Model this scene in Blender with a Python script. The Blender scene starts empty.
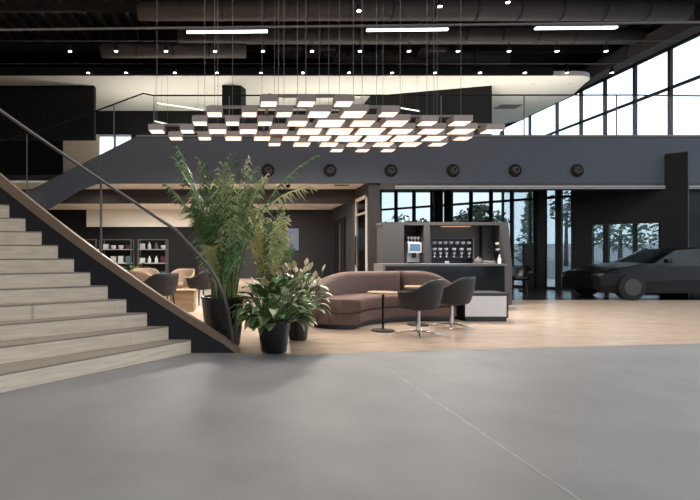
import bpy, bmesh, math, random
from mathutils import Vector, Matrix
R = math.radians
PI = math.pi
S = bpy.context.scene
COL = S.collection
EYE = 1.17
random.seed(7)

# ------------------------------------------------------------------ helpers
def lin(c):
    c = c / 255.0
    return c / 12.92 if c <= 0.04045 else ((c + 0.055) / 1.055) ** 2.4

def rgb(*c):
    return (lin(c[0]), lin(c[1]), lin(c[2]), 1.0)

def at(px, py, Y):
    """a point of the place at depth Y seen at photo pixel (px, py)"""
    return Vector(((px - 240) * Y / 500, Y, EYE - (py - 253) * Y / 500))

def xat(px, Y): return (px - 240) * Y / 500
def zat(py, Y): return EYE - (py - 253) * Y / 500

def mat(name, col, rough=0.5, metal=0.0, var=0.0, scale=6.0, bump=0.0, spec=0.5, stretch=(1, 1, 1), coat=0.0):
    m = bpy.data.materials.new(name)
    m.use_nodes = True
    nt = m.node_tree
    b = nt.nodes['Principled BSDF']
    b.inputs['Roughness'].default_value = rough
    b.inputs['Metallic'].default_value = metal
    b.inputs['Specular IOR Level'].default_value = spec
    b.inputs['Coat Weight'].default_value = coat
    c = rgb(*col)
    b.inputs['Base Color'].default_value = c
    if var > 0 or bump > 0:
        tc = nt.nodes.new('ShaderNodeTexCoord')
        mp = nt.nodes.new('ShaderNodeMapping')
        mp.inputs['Scale'].default_value = stretch
        nz = nt.nodes.new('ShaderNodeTexNoise')
        nz.inputs['Scale'].default_value = scale
        nz.inputs['Detail'].default_value = 5
        nt.links.new(tc.outputs['Object'], mp.inputs['Vector'])
        nt.links.new(mp.outputs['Vector'], nz.inputs['Vector'])
        if var > 0:
            rp = nt.nodes.new('ShaderNodeValToRGB')
            rp.color_ramp.elements[0].position = 0.3
            rp.color_ramp.elements[1].position = 0.7
            rp.color_ramp.elements[0].color = tuple(max(0, x * (1 - var)) for x in c[:3]) + (1,)
            rp.color_ramp.elements[1].color = tuple(min(1, x * (1 + var)) for x in c[:3]) + (1,)
            nt.links.new(nz.outputs['Fac'], rp.inputs['Fac'])
            nt.links.new(rp.outputs['Color'], b.inputs['Base Color'])
        if bump > 0:
            bp = nt.nodes.new('ShaderNodeBump')
            bp.inputs['Strength'].default_value = bump
            bp.inputs['Distance'].default_value = 0.01
            nt.links.new(nz.outputs['Fac'], bp.inputs['Height'])
            nt.links.new(bp.outputs['Normal'], b.inputs['Normal'])
    return m

def planks(name, c1, c2, cm, rough, bw, rh, rot=0.0, axis='XY', grain=(1, 14, 14), spec=0.5, var=0.16):
    """procedural boards: brick texture for the joints, stretched noise for the grain"""
    m = bpy.data.materials.new(name)
    m.use_nodes = True
    nt = m.node_tree
    b = nt.nodes['Principled BSDF']
    b.inputs['Roughness'].default_value = rough
    b.inputs['Specular IOR Level'].default_value = spec
    tc = nt.nodes.new('ShaderNodeTexCoord')
    mp = nt.nodes.new('ShaderNodeMapping')
    mp.inputs['Rotation'].default_value = (R(90) if axis == 'XZ' else 0, 0, rot)
    br = nt.nodes.new('ShaderNodeTexBrick')
    br.inputs['Color1'].default_value = rgb(*c1)
    br.inputs['Color2'].default_value = rgb(*c2)
    br.inputs['Mortar'].default_value = rgb(*cm)
    br.inputs['Scale'].default_value = 1
    br.inputs['Mortar Size'].default_value = 0.002
    br.inputs['Brick Width'].default_value = bw
    br.inputs['Row Height'].default_value = rh
    mp2 = nt.nodes.new('ShaderNodeMapping')
    mp2.inputs['Scale'].default_value = grain
    nz = nt.nodes.new('ShaderNodeTexNoise')
    nz.inputs['Scale'].default_value = 2.2
    nz.inputs['Detail'].default_value = 6
    mx = nt.nodes.new('ShaderNodeMix')
    mx.data_type = 'RGBA'
    mx.blend_type = 'MULTIPLY'
    mx.inputs['Factor'].default_value = 1
    rp = nt.nodes.new('ShaderNodeValToRGB')
    rp.color_ramp.elements[0].position = 0.3
    rp.color_ramp.elements[1].position = 0.65
    rp.color_ramp.elements[0].color = (1 - 2 * var, 1 - 2.1 * var, 1 - 2.3 * var, 1)
    rp.color_ramp.elements[1].color = (1, 1, 1, 1)
    L = nt.links.new
    L(tc.outputs['Object'], mp.inputs['Vector'])
    L(mp.outputs['Vector'], br.inputs['Vector'])
    L(mp.outputs['Vector'], mp2.inputs['Vector'])
    L(mp2.outputs['Vector'], nz.inputs['Vector'])
    L(nz.outputs['Fac'], rp.inputs['Fac'])
    L(br.outputs['Color'], mx.inputs['A'])
    L(rp.outputs['Color'], mx.inputs['B'])
    L(mx.outputs['Result'], b.inputs['Base Color'])
    return m

def emis(name, col, strength):
    m = bpy.data.materials.new(name)
    m.use_nodes = True
    b = m.node_tree.nodes['Principled BSDF']
    b.inputs['Base Color'].default_value = rgb(*col)
    b.inputs['Emission Color'].default_value = rgb(*col)
    b.inputs['Emission Strength'].default_value = strength
    return m

def glass(name, tint, refl=1.0):
    m = bpy.data.materials.new(name)
    m.use_nodes = True
    nt = m.node_tree
    for n in list(nt.nodes):
        nt.nodes.remove(n)
    o = nt.nodes.new('ShaderNodeOutputMaterial')
    t = nt.nodes.new('ShaderNodeBsdfTransparent')
    t.inputs['Color'].default_value = rgb(*tint)
    g = nt.nodes.new('ShaderNodeBsdfGlossy')
    g.inputs['Roughness'].default_value = 0.02
    g.inputs['Color'].default_value = (refl, refl, refl, 1)
    lw = nt.nodes.new('ShaderNodeLayerWeight')
    lw.inputs['Blend'].default_value = 0.5
    pw = nt.nodes.new('ShaderNodeMath'); pw.operation = 'POWER'; pw.inputs[1].default_value = 5
    f = nt.nodes.new('ShaderNodeMath'); f.operation = 'MULTIPLY_ADD'; f.inputs[1].default_value = 0.6; f.inputs[2].default_value = 0.025
    nt.links.new(lw.outputs['Facing'], pw.inputs[0]); nt.links.new(pw.outputs[0], f.inputs[0])
    mx = nt.nodes.new('ShaderNodeMixShader')
    nt.links.new(f.outputs[0], mx.inputs['Fac'])
    nt.links.new(t.outputs[0], mx.inputs[1])
    nt.links.new(g.outputs[0], mx.inputs[2])
    nt.links.new(mx.outputs[0], o.inputs['Surface'])
    return m

class MB:
    """collects shapes, then links them as ONE mesh object"""
    def __init__(s): s.bm = bmesh.new()
    def face(s, pts):
        return s.bm.faces.new([s.bm.verts.new(p) for p in pts])
    def box(s, x0, x1, y0, y1, z0, z1, M=None):
        v = [Vector((x, y, z)) for z in (z0, z1) for y in (y0, y1) for x in (x0, x1)]
        if M: v = [M @ p for p in v]
        v = [s.bm.verts.new(p) for p in v]
        for f in ((0, 2, 3, 1), (4, 5, 7, 6), (0, 1, 5, 4), (2, 6, 7, 3), (0, 4, 6, 2), (1, 3, 7, 5)):
            s.bm.faces.new([v[i] for i in f])
        return s
    def prism(s, poly, z0, z1, M=None):
        n = len(poly)
        a = [Vector((p[0], p[1], z0)) for p in poly]
        b = [Vector((p[0], p[1], z1)) for p in poly]
        if M: a = [M @ p for p in a]; b = [M @ p for p in b]
        a = [s.bm.verts.new(p) for p in a]; b = [s.bm.verts.new(p) for p in b]
        s.bm.faces.new(a[::-1]); s.bm.faces.new(b)
        for i in range(n):
            s.bm.faces.new([a[i], a[(i + 1) % n], b[(i + 1) % n], b[i]])
        return s
    def rings(s, rings, closed=True, caps=True):
        vs = [[s.bm.verts.new(p) for p in r] for r in rings]
        n = len(vs[0])
        for a, b in zip(vs, vs[1:]):
            for i in range(n if closed else n - 1):
                j = (i + 1) % n
                s.bm.faces.new([a[i], a[j], b[j], b[i]])
        if caps and closed:
            s.bm.faces.new(vs[0][::-1]); s.bm.faces.new(vs[-1])
        return s
    def tube(s, pts, r, n=8):
        pts = [Vector(p) for p in pts]
        rs = r if isinstance(r, (list, tuple)) else [r] * len(pts)
        out = []
        up = Vector((0, 0, 1))
        for i, p in enumerate(pts):
            d = (pts[min(i + 1, len(pts) - 1)] - pts[max(i - 1, 0)]).normalized()
            ref = up if abs(d.z) < 0.95 else Vector((1, 0, 0))
            u = d.cross(ref).normalized(); w = u.cross(d)
            out.append([p + (u * math.cos(2 * PI * k / n) + w * math.sin(2 * PI * k / n)) * rs[i] for k in range(n)])
        return s.rings(out)
    def lathe(s, prof, n=24, c=(0, 0, 0)):
        c = Vector(c)
        return s.rings([[c + Vector((r * math.cos(2 * PI * k / n), r * math.sin(2 * PI * k / n), z)) for k in range(n)] for r, z in prof])
    def build(s, name, m, parent=None, loc=None, rotz=0, smooth=False, bevel=0.0, solid=0.0, sub=0):
        bmesh.ops.recalc_face_normals(s.bm, faces=s.bm.faces)
        me = bpy.data.meshes.new(name)
        s.bm.to_mesh(me); s.bm.free()
        if smooth:
            for p in me.polygons: p.use_smooth = True
        me.materials.append(m)
        o = bpy.data.objects.new(name, me)
        COL.objects.link(o)
        if parent: o.parent = parent
        if loc is not None: o.location = loc
        o.rotation_euler.z = rotz
        if solid:
            k = o.modifiers.new('thick', 'SOLIDIFY'); k.thickness = solid; k.offset = 0
        if bevel:
            k = o.modifiers.new('edge', 'BEVEL'); k.width = bevel; k.segments = 2; k.limit_method = 'ANGLE'
        if sub:
            k = o.modifiers.new('soft', 'SUBSURF'); k.levels = sub; k.render_levels = sub
        return o

def tag(o, label, cat, group=None):
    o['label'] = label; o['category'] = cat
    if group: o['group'] = group
    return o

def thing(name, label, cat, loc=(0, 0, 0), rotz=0, group=None):
    o = bpy.data.objects.new(name, None)
    o.empty_display_size = 0.1
    COL.objects.link(o)
    o.location = loc; o.rotation_euler = (0, 0, rotz)
    return tag(o, label, cat, group)

def struct(name, mb, m, parent=None, **k):
    o = mb.build(name, m, parent, **k)
    if not parent: o['kind'] = 'structure'
    return o

def dup(root, loc, label, rotz=None, group=None):
    r = root.copy(); COL.objects.link(r); r.location = loc
    if rotz is not None: r.rotation_euler = (0, 0, rotz)
    r['label'] = label
    if group: r['group'] = group
    for ch in list(root.children):
        c = ch.copy(); COL.objects.link(c); c.parent = r
        for g in ch.children:
            d = g.copy(); COL.objects.link(d); d.parent = c
    return r

def recolor(root, frm, to):
    for o in [root] + list(root.children_recursive):
        if o.type == 'MESH':
            if any(sl.material == frm for sl in o.material_slots):
                o.data = o.data.copy()
                for i, mm in enumerate(o.data.materials):
                    if mm == frm: o.data.materials[i] = to

ORD = ['first', 'second', 'third', 'fourth', 'fifth', 'sixth', 'seventh', 'eighth', 'ninth', 'tenth',
       'eleventh', 'twelfth', 'thirteenth', 'fourteenth']

# ---------------------------------------------------------------- materials
M = {}
M['grey_floor'] = mat('grey_floor', (125, 124, 125), 0.55, var=0.12, scale=1.6, bump=0.05)
M['wood_floor'] = planks('wood_floor', (214, 192, 172), (206, 184, 164), (172, 148, 128), 0.25, 1.6, 0.18, grain=(1, 10, 1))
M['dark_tile'] = mat('dark_tile', (44, 44, 47), 0.2, var=0.05)
M['step_wood'] = planks('step_wood', (234, 220, 200), (228, 213, 193), (205, 190, 170), 0.55, 30, 30, rot=-0.7, grain=(.8, 7, 14), var=0.10)
M['tread_wood_shaded'] = planks('tread_wood_shaded', (146, 136, 124), (142, 132, 120), (136, 126, 114), 0.6, 30, 30, rot=-0.7, grain=(.8, 7, 14), var=0.10)  # darker copy of the step wood: shade on tread tops put into the colour
M['navy'] = mat('navy_steel', (38, 38, 45), 0.5)
M['fascia'] = mat('fascia_paint', (57, 61, 71), 0.55)
M['bronze'] = mat('bronze_cap', (150, 130, 114), 0.4, metal=0.3)
M['black'] = mat('black_paint', (14, 14, 15), 0.65, spec=0.3)
M['deck'] = mat('dark_deck', (50, 47, 46), 0.8)
M['duct'] = mat('duct_metal', (82, 73, 69), 0.65, var=0.1, scale=3)
M['steel'] = mat('dark_steel', (56, 53, 52), 0.6)
M['rail_grey'] = mat('rail_grey', (100, 97, 96), 0.5)
M['white'] = mat('white_plaster', (224, 220, 210), 0.8)
M['soffit'] = mat('soffit_plaster', (222, 217, 210), 0.85)
M['brown'] = mat('brown_cladding', (40, 33, 31), 0.6)
M['darkwall'] = mat('charcoal_wall', (44, 43, 46), 0.6, var=0.04)
M['sofa'] = mat('mauve_fabric', (108, 89, 84), 0.9, var=0.06, scale=40, bump=0.15, spec=0.2)
M['chair'] = mat('charcoal_leather', (34, 32, 34), 0.65, var=0.05, scale=30, bump=0.1)
M['beige'] = mat('beige_fabric', (160, 136, 116), 0.85, var=0.08, scale=20)
M['oak'] = planks('oak_table', (186, 156, 126), (178, 148, 118), (150, 118, 90), 0.45, 0.8, 0.12, grain=(1, 8, 8))
M['chrome'] = mat('chrome', (205, 205, 208), 0.15, metal=1.0)
M['pot'] = mat('black_planter', (16, 16, 18), 0.25)
M['soil'] = mat('soil', (48, 36, 28), 0.95, var=0.3, scale=30)
M['palm'] = mat('palm_leaf', (96, 126, 76), 0.4, var=0.35, scale=5)
M['palm_y'] = mat('palm_leaf_olive', (182, 182, 132), 0.4, var=0.3, scale=5)
M['stem'] = mat('palm_stem', (112, 122, 62), 0.6, var=0.2, scale=8)
M['lily'] = mat('lily_leaf', (78, 110, 60), 0.4, var=0.45, scale=9)
M['lily_v'] = mat('lily_leaf_variegated', (178, 186, 146), 0.45, var=0.35, scale=10)
M['petal'] = mat('cream_petal', (222, 206, 178), 0.6, var=0.08)
M['cab'] = mat('cabinet_taupe', (68, 66, 67), 0.5)
M['cab_dark'] = mat('niche_dark', (40, 37, 37), 0.55)
M['cab_back'] = mat('niche_grey', (88, 85, 85), 0.55)
M['blackgloss'] = mat('black_gloss', (9, 9, 10), 0.1)
M['edge'] = mat('counter_edge', (104, 102, 102), 0.4)
M['shelfblue'] = mat('shelf_slate', (56, 58, 68), 0.5)
M['ceramic'] = mat('white_ceramic', (236, 234, 232), 0.25)
M['panelwhite'] = mat('white_laminate', (216, 216, 220), 0.35)
M['plinth'] = mat('dark_plinth', (48, 48, 52), 0.5)
M['box_metal'] = mat('lamp_housing', (140, 132, 130), 0.45, metal=0.2)
M['lamp'] = emis('lamp_diffuser', (255, 234, 216), 1.15)
M['strip'] = emis('strip_diffuser', (255, 250, 245), 7.0)
M['strip_soft'] = emis('tube_diffuser', (255, 250, 240), 1.2)
M['spot'] = emis('spot_lens', (255, 248, 238), 14.0)
M['down'] = emis('downlight_lens', (255, 245, 230), 5.0)
M['screen'] = emis('screen_blue', (168, 182, 200), 0.25)
M['screen'].node_tree.nodes['Principled BSDF'].inputs['Base Color'].default_value = (.05, .06, .07, 1)
M['screen2'] = emis('machine_screen', (120, 172, 212), 0.5)
M['screen2'].node_tree.nodes['Principled BSDF'].inputs['Base Color'].default_value = (.02, .03, .04, 1)
M['warmstrip'] = emis('niche_lamp', (255, 190, 160), 0.35)
M['glass'] = glass('clear_glass', (251, 253, 253), 0.5)
M['winglass'] = glass('tinted_window', (200, 206, 208), 0.6)
M['upglass'] = glass('upper_window', (236, 240, 244), 0.5)
M['mullion'] = mat('mullion_black', (14, 15, 17), 0.6, spec=0.3)
M['slot'] = mat('slot_light_grey', (190, 190, 192), 0.5)
M['asphalt'] = mat('asphalt', (120, 122, 124), 0.9, var=0.1)
M['tree'] = mat('tree_leaf', (52, 66, 50), 0.8, var=0.3, scale=2)
M['conifer'] = mat('conifer_leaf', (70, 92, 68), 0.8, var=0.3, scale=2)
M['bark'] = mat('bark', (58, 50, 46), 0.9)
M['carpaint'] = mat('car_paint_black', (5, 5, 6), 0.4, spec=0.25)
M['carglass'] = mat('car_glass', (8, 9, 10), 0.25, spec=0.3)
M['tyre'] = mat('tyre', (14, 14, 14), 0.8)
M['headlight'] = mat('headlight_lens', (60, 62, 66), 0.2)
M['tilewall'] = planks('beige_grid', (236, 214, 192), (230, 208, 186), (150, 132, 118), 0.6, 0.42, 0.36, axis='XZ', grain=(1, 1, 1), var=0.03)
M['magenta'] = mat('plum_fabric', (110, 52, 66), 0.8)
M['amber'] = mat('amber_bottle', (120, 70, 34), 0.2)
M['teal'] = mat('teal_carton', (92, 130, 140), 0.6)
M['building'] = mat('pale_facade', (190, 192, 194), 0.8)
M['joint'] = mat('floor_joint', (152, 152, 152), 0.6, var=0.25, scale=14)

# ------------------------------------------------------------------- camera
cam = bpy.data.cameras.new('camera')
cam.sensor_width = 36
cam.lens = 500 / 700 * 36
cam.shift_x = 110 / 700
cam.shift_y = 3 / 700
co = bpy.data.objects.new('camera', cam)
COL.objects.link(co)
co.location = (0, 0, EYE)
co.rotation_euler = (R(90), 0, 0)
S.camera = co

# -------------------------------------------------------------------- world
w = bpy.data.worlds.new('overcast'); S.world = w; w.use_nodes = True
nt = w.node_tree
bg = nt.nodes['Background']
tc = nt.nodes.new('ShaderNodeTexCoord'); nz = nt.nodes.new('ShaderNodeTexNoise')
nz.inputs['Scale'].default_value = 2.2; nz.inputs['Detail'].default_value = 4
rp = nt.nodes.new('ShaderNodeValToRGB')
rp.color_ramp.elements[0].color = rgb(206, 220, 228); rp.color_ramp.elements[1].color = rgb(238, 242, 245)
rp.color_ramp.elements[0].position = 0.35; rp.color_ramp.elements[1].position = 0.65
nt.links.new(tc.outputs['Generated'], nz.inputs['Vector'])
nt.links.new(nz.outputs['Fac'], rp.inputs['Fac'])
nt.links.new(rp.outputs['Color'], bg.inputs['Color'])
bg.inputs['Strength'].default_value = 3.2

vs = S.view_settings
S.display_settings.display_device = 'sRGB'
vs.view_transform = 'Standard'; vs.look = 'None'; vs.gamma = 1; vs.use_curve_mapping = False
vs.exposure = 0.15

# ================================================================ THE SETTING
FB = [(-16, 5.85), (0, 5.85), (0.69, 5.76), (2.16, 6.0), (5.0, 6.36), (14, 7.5)]
b = MB(); b.prism([(-16, -6), (14, -6)] + FB[::-1], -0.12, 0); struct('floor', b, M['grey_floor'])
b = MB(); b.prism(FB + [(14, 12.45), (3.75, 12.45), (3.75, 24), (-16, 24)], -0.12, 0); struct('floor', b, M['wood_floor'])
b = MB(); b.prism([(3.75, 12.45), (14, 12.45), (14, 24), (3.75, 24)], -0.12, -0.001); struct('floor', b, M['dark_tile'])
b = MB()   # narrow, slightly chipped expansion joint running towards the back
pts = [(1.5 + 0.17 * t + random.uniform(-.004, .004), 5.05 - 4.2 * t, 0.006 + random.uniform(-.002, .003)) for t in [i / 60 for i in range(61)]]
for a, c in zip(pts, pts[1:]):
    b.face([(a[0] - a[2], a[1], 0.002), (a[0] + a[2], a[1], 0.002), (c[0] + c[2], c[1], 0.002), (c[0] - c[2], c[1], 0.002)])
struct('trim_1', b, M['joint'])

# ceiling deck, walls far back, side walls
b = MB(); b.box(-16, 14, -6, 24, 9, 9.2)
struct('ceiling', b, M['deck'])
struct('wall_left', MB().box(-16.2, -16, -6, 24, 0, 9), M['black'])
b = MB(); b.box(-16, 3, -6.2, -6.01, 0, 9); b.box(3, 13, -6.2, -6.01, 3.4, 9); b.box(13, 14, -6.2, -6.01, 0, 9)
struct('wall_unseen_rear', b, M['darkwall'])  # unseen wall added behind the camera to keep bright reflections out
b = MB()
for x in (3.05, 5.5, 8, 10.5, 12.95): b.box(x - .05, x + .05, -6.18, -6.06, 0, 3.4)
b.box(3, 13, -6.18, -6.06, 2.3, 2.4)
wf = struct('window_unseen_rear', b, M['mullion'])  # unseen window added in that wall to let daylight onto the stair risers
struct('pane', MB().box(3, 13, -6.12, -6.1, 0, 3.4), M['upglass'], wf)
struct('ground_outside', MB().box(-40, 90, -40, -20.01, -.3, -.05), M['asphalt'])
struct('ground_outside', MB().box(-40, 14, -20, -6.21, -.3, -.05), M['asphalt'])
# back wall, ground floor (dark) with pale bulkhead
struct('wall_back', MB().box(-16, -1.9, 23, 23.2, 0, 4.4), M['black'])
struct('wall_back', MB().box(-1.9, 4.2, 23, 23.2, 0, 4.4), M['darkwall'])
struct('wall_bulkhead', MB().box(-7.0, -2.1, 22.8, 22.98, 2.37, 3.155), M['white'])
# upper back wall with an opening for a window at its left
UW = (-6.0, -4.6, 4.4, 6.2)
b = MB()
b.box(-16, UW[0] - 1.5, 21.2, 21.4, 4.35, 9); b.box(UW[1], 9.07, 21.2, 21.4, 4.35, 9)
b.box(UW[0] - 1.5, UW[1], 21.2, 21.4, UW[3], 9); b.box(UW[0] - 1.5, UW[1], 21.2, 21.4, 4.35, UW[2])
struct('wall_upper_back', b, M['black'])
struct('wall_tiled', MB().box(UW[0] - 1.5, UW[0], 21.2, 21.35, UW[2], UW[3]), M['tilewall'])
b = MB()
for x in (UW[0], -5.3, UW[1]): b.box(x - .03, x + .03, 21.22, 21.3, UW[2], UW[3])
b.box(UW[0], UW[1], 21.22, 21.3, 6.12, UW[3]); wf = struct('window_1', b, M['slot'])
struct('pane', MB().box(UW[0], UW[1], 21.25, 21.27, UW[2], UW[3]), M['upglass'], wf)
# dark block closing the upper left and a dark upstairs room
struct('column', MB().box(-9.5, xat(94, 18), 18, 18.25, 5.27, 7.2), M['black'])
struct('column', MB().prism([(xat(222, 18), 18), (xat(241, 18), 18), (xat(246, 18), 18.4), (xat(246, 18), 19), (xat(222, 18), 19)], 4.35, 7.2), M['black'])
struct('wall_upper_room', MB().prism([(9.07, 18), (9.07, 21.2), (5.0, 21.2), (5.0, 19.2)], 4.35, 7.2), M['black'])

# pale upper ceiling with rounded front corner
poly = [(-16, 17), (10.9, 17)]
for k in range(9):
    a = R(-90 + 90 * k / 8); poly.append((11.5 + 0.75 * math.cos(a), 17.75 + 0.75 * math.sin(a)))
poly += [(12.7, 19.1), (12.7, 22.9), (12.2, 23.4), (8.0, 23.4), (8.0, 21.2), (-16, 21.2)]
struct('ceiling', MB().prism(poly, 7.2, 7.36), M['white'])
struct('trim_2', MB().box(-16, 10.6, 16.9, 16.99, 7.19, 7.45), M['black'])
struct('wall_upper_void', MB().box(-16, 12, 23.4, 23.5, 7.36, 9), M['black'])

# balcony: front with its sloped end, slab
P = [(13.4, 3.13), (13.4, 4.42), (-2.94, 4.42), (-4.87, 3.44), (-8.5, 1.6), (-8.5, 0.8), (-5.6, 2.3), (-4.87, 2.72), (-4.55, 2.92), (-4.06, 3.11), (-3.6, 3.13)]
MX = Matrix(((1, 0, 0, 0), (0, 0, 1, 0), (0, 1, 0, 0), (0, 0, 0, 1)))
struct('balcony_front', MB().prism([(x, z) for x, z in P], 14.0, 14.15, MX), M['fascia'])
struct('balcony_slab', MB().prism([(-2.9, 14.16), (13.4, 14.16), (13.4, 23), (-9, 23), (-9, 20.5), (-2.9, 18)], 3.95, 4.34), M['black'])
struct('balcony_edge_trim', MB().box(-2.9, 13.4, 13.97, 14.17, 4.42, 4.47), M['rail_grey'])
# ground floor soffits (left) with the dark drop beam between them
struct('ceiling', MB().box(-16, 3.6, 14.16, 15.6, 3.16, 3.22), M['soffit'])
struct('beam', MB().box(-16, 3.6, 15.6, 15.85, 2.73, 3.6), M['brown'])
struct('ceiling', MB().box(-16, 4.2, 15.86, 23, 3.16, 3.22), M['soffit'])
# passage side wall with its jog, front pier
struct('wall_passage', MB().box(4.2, 4.4, 15.9, 23.2, 0, 3.9), M['darkwall'])
b = MB(); b.box(3.6, 3.92, 14.0, 14.12, 0, 3.06); b.box(3.6, 3.92, 15.5, 15.9, 0, 3.9)
b.box(3.6, 3.92, 14.12, 15.5, 2.85, 3.9); b.box(3.88, 3.92, 14.12, 15.5, 0, 2.85); b.box(3.92, 4.4, 15.5, 15.9, 0, 3.9)
struct('wall_pier', b, M['brown'])
# glazed door in the pier side
b = MB()
for y in (14.14, 15.4): b.box(3.56, 3.64, y, y + .08, 0, 2.83)
b.box(3.56, 3.64, 14.14, 15.48, 2.74, 2.83); b.box(3.57, 3.63, 14.2, 15.42, 2.3, 2.36)
d = struct('door_1', b, M['soffit'])
struct('pane', MB().box(3.6, 3.615, 14.22, 15.4, 0.02, 2.74), M['winglass'], d)
struct('door_handle', MB().box(3.52, 3.55, 15.28, 15.32, 0.8, 1.7), M['chrome'], d)
# dark door in the passage wall
b = MB(); b.box(4.16, 4.19, 19.9, 22.2, 0, 2.6); d = struct('door_2', b, M['black'])
struct('door_handle', MB().box(4.1, 4.14, 20.6, 20.66, 0.4, 2.4), M['rail_grey'], d)
# slot line under the balcony on the right, header above the glazing
b = MB(); b.box(3.92, 13.4, 14.16, 14.3, 2.98, 3.95); struct('trim_3', b, M['fascia'])
b = MB(); b.box(3.92, 13.4, 14.0, 14.3, 2.955, 3.125); v = struct('trim_4', b, M['steel'])
b = MB(); b.box(4.34, 13.4, 13.985, 14.0, 2.975, 2.995); b.box(4.34, 13.4, 13.985, 14.0, 3.025, 3.05); struct('slot', b, M['slot'], v)

# slanting glazed front under the balcony
A = Vector((11.9, 14.16, 0)); D = Vector((-.677, .736, 0)); N = Vector((.736, .677, 0))
def s_of(px):
    r = (px - 240) / 500
    return (11.9 - r * 14.16) / (.677 + .736 * r)
FM = Matrix(((D.x, N.x, 0, A.x), (D.y, N.y, 0, A.y), (0, 0, 1, 0), (0, 0, 0, 1)))
SE = 10.6
b = MB()
for px in (396, 414, 432, 471, 491, 512, 535):
    s = s_of(px); b.box(s - .05, s + .05, -.06, .06, 0, 3.94, FM)
for s0, s1 in ((0, SE),):
    b.box(s0, s1, -.05, .05, 2.92, 3.0, FM); b.box(s0, s1, -.05, .05, 0, .08, FM); b.box(s0, s1, -.05, .05, 3.86, 3.95, FM)
b.box(s_of(562), s_of(556), -.1, .1, 0, 3.94, FM)
wf = struct('window_2', b, M['mullion'])
struct('pane', MB().box(0, SE, -.01, .01, 0.05, 3.9, FM), M['winglass'], wf)
b = MB(); b.box(s_of(593), s_of(572), -.12, .12, 0, 3.94, FM); b.box(-.6, s_of(593), -.12, .12, 2.03, 3.94, FM)
b.box(s_of(609), s_of(606), -.12, .12, 0, 2.03, FM); b.box(-.6, -.02, -.12, .12, 0, 2.03, FM)
struct('wall_dark_front', b, M['mullion'])
for px, w_ in ((438.5, .16), (448.5, .16), (540, .2)):
    p = A + D * (s_of(px) - .0) - N * 0.45
    p = Vector((xat(px, p.y), p.y, 0))
    b = MB().lathe([(w_, 0), (w_, 3.94)], 20); struct('column', b, M['mullion'], smooth=False, loc=p)
struct('wall_front_return', MB().box(11.95, 13.5, 14.16, 14.28, 0, 2.95), M['mullion'])

# right glass wall, upper storey and beside the hall
b = MB()
ys = [-6, -3.5, -1, 1.5, 4, 6.5, 9, 11.5, 14.1, 15.7, 17.1, 18.5, 19.8, 21.3, 23.3, 25.7]
for y in ys: b.box(13.46, 13.56, y - .05, y + .05, 0, 7.6)
for z in (4.38, 6.35, 7.6): b.box(13.46, 13.56, -6, 25.7, z - .04, z + .04)
b.box(13.44, 13.6, -6, 14, 2.2, 2.3)
wf = struct('window_3', b, M['mullion'])
struct('pane', MB().box(13.5, 13.52, -6, 25.7, 0, 7.6), M['upglass'], wf)
struct('wall_right', MB().box(13.46, 13.7, -6, 25.8, 7.64, 9), M['deck'])
b = MB()
for x in (8.9, 10.2, 10.85, 12.2, 13.45): b.box(x - .09, x + .09, 25.6, 25.75, 4.35, 7.6)
for z in (4.4, 6.4, 7.6): b.box(8.9, 13.5, 25.6, 25.75, z - .05, z + .05)
wf = struct('window_4', b, M['mullion'])
struct('pane', MB().box(8.9, 13.5, 25.66, 25.68, 4.35, 7.6), M['upglass'], wf)
struct('beam', MB().box(12.9, 13.4, 14.2, 25.5, 7.62, 8.1), M['deck'])
struct('wall_upper_end', MB().box(8.9, 13.45, 25.6, 25.8, 7.62, 9), M['deck'])
struct('ceiling', MB().box(8.9, 13.7, 24.01, 25.8, 9, 9.2), M['deck'])

# outside ground
struct('ground_outside', MB().box(-40, 90, 24.01, 120, -.3, -.05), M['asphalt'])
struct('ground_outside', MB().box(14.01, 90, -20, 24, -.3, -.05), M['asphalt'])

# ================================================================= STAIRCASE
RIS = .158
xs = [-.574, -.837, -1.088, -1.329, -1.547, -1.7515, -1.942, -2.13, -2.32, -2.51, -2.70, -2.89, -3.08, -3.27, -3.5]
an = [49.5, 44, 38.5, 34, 31, 28, 25, 23, 21, 19, 17, 15, 13, 11, 10]
SY = 5.85
W = 2.65
Pk = [Vector((x, SY, 0)) for x in xs]
Qk = [p - W * Vector((math.cos(R(a)), math.sin(R(a)), 0)) for p, a in zip(Pk, an)]
st = thing('staircase', 'wide curved staircase with pale wood steps and glass balustrade', 'staircase', (-1.5, SY, 0))
OFF = Vector((1.5, -SY, 0))
for k in range(len(xs) - 1):
    z0, z1 = RIS * k, RIS * (k + 1)
    back = 0.0 if k == len(xs) - 2 else .02
    poly = [Pk[k] + OFF, Qk[k] + OFF, Qk[k + 1] + OFF, Pk[k + 1] + OFF]
    b = MB(); b.prism([(p.x, p.y) for p in poly][::-1], 0.001 if k == 0 else z0 - .02, z1 - .016)
    sp_ = b.build('step', M['step_wood'], st)
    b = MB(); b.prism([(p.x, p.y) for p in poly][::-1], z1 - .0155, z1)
    b.build('tread', M['tread_wood_shaded'], sp_)
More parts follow.
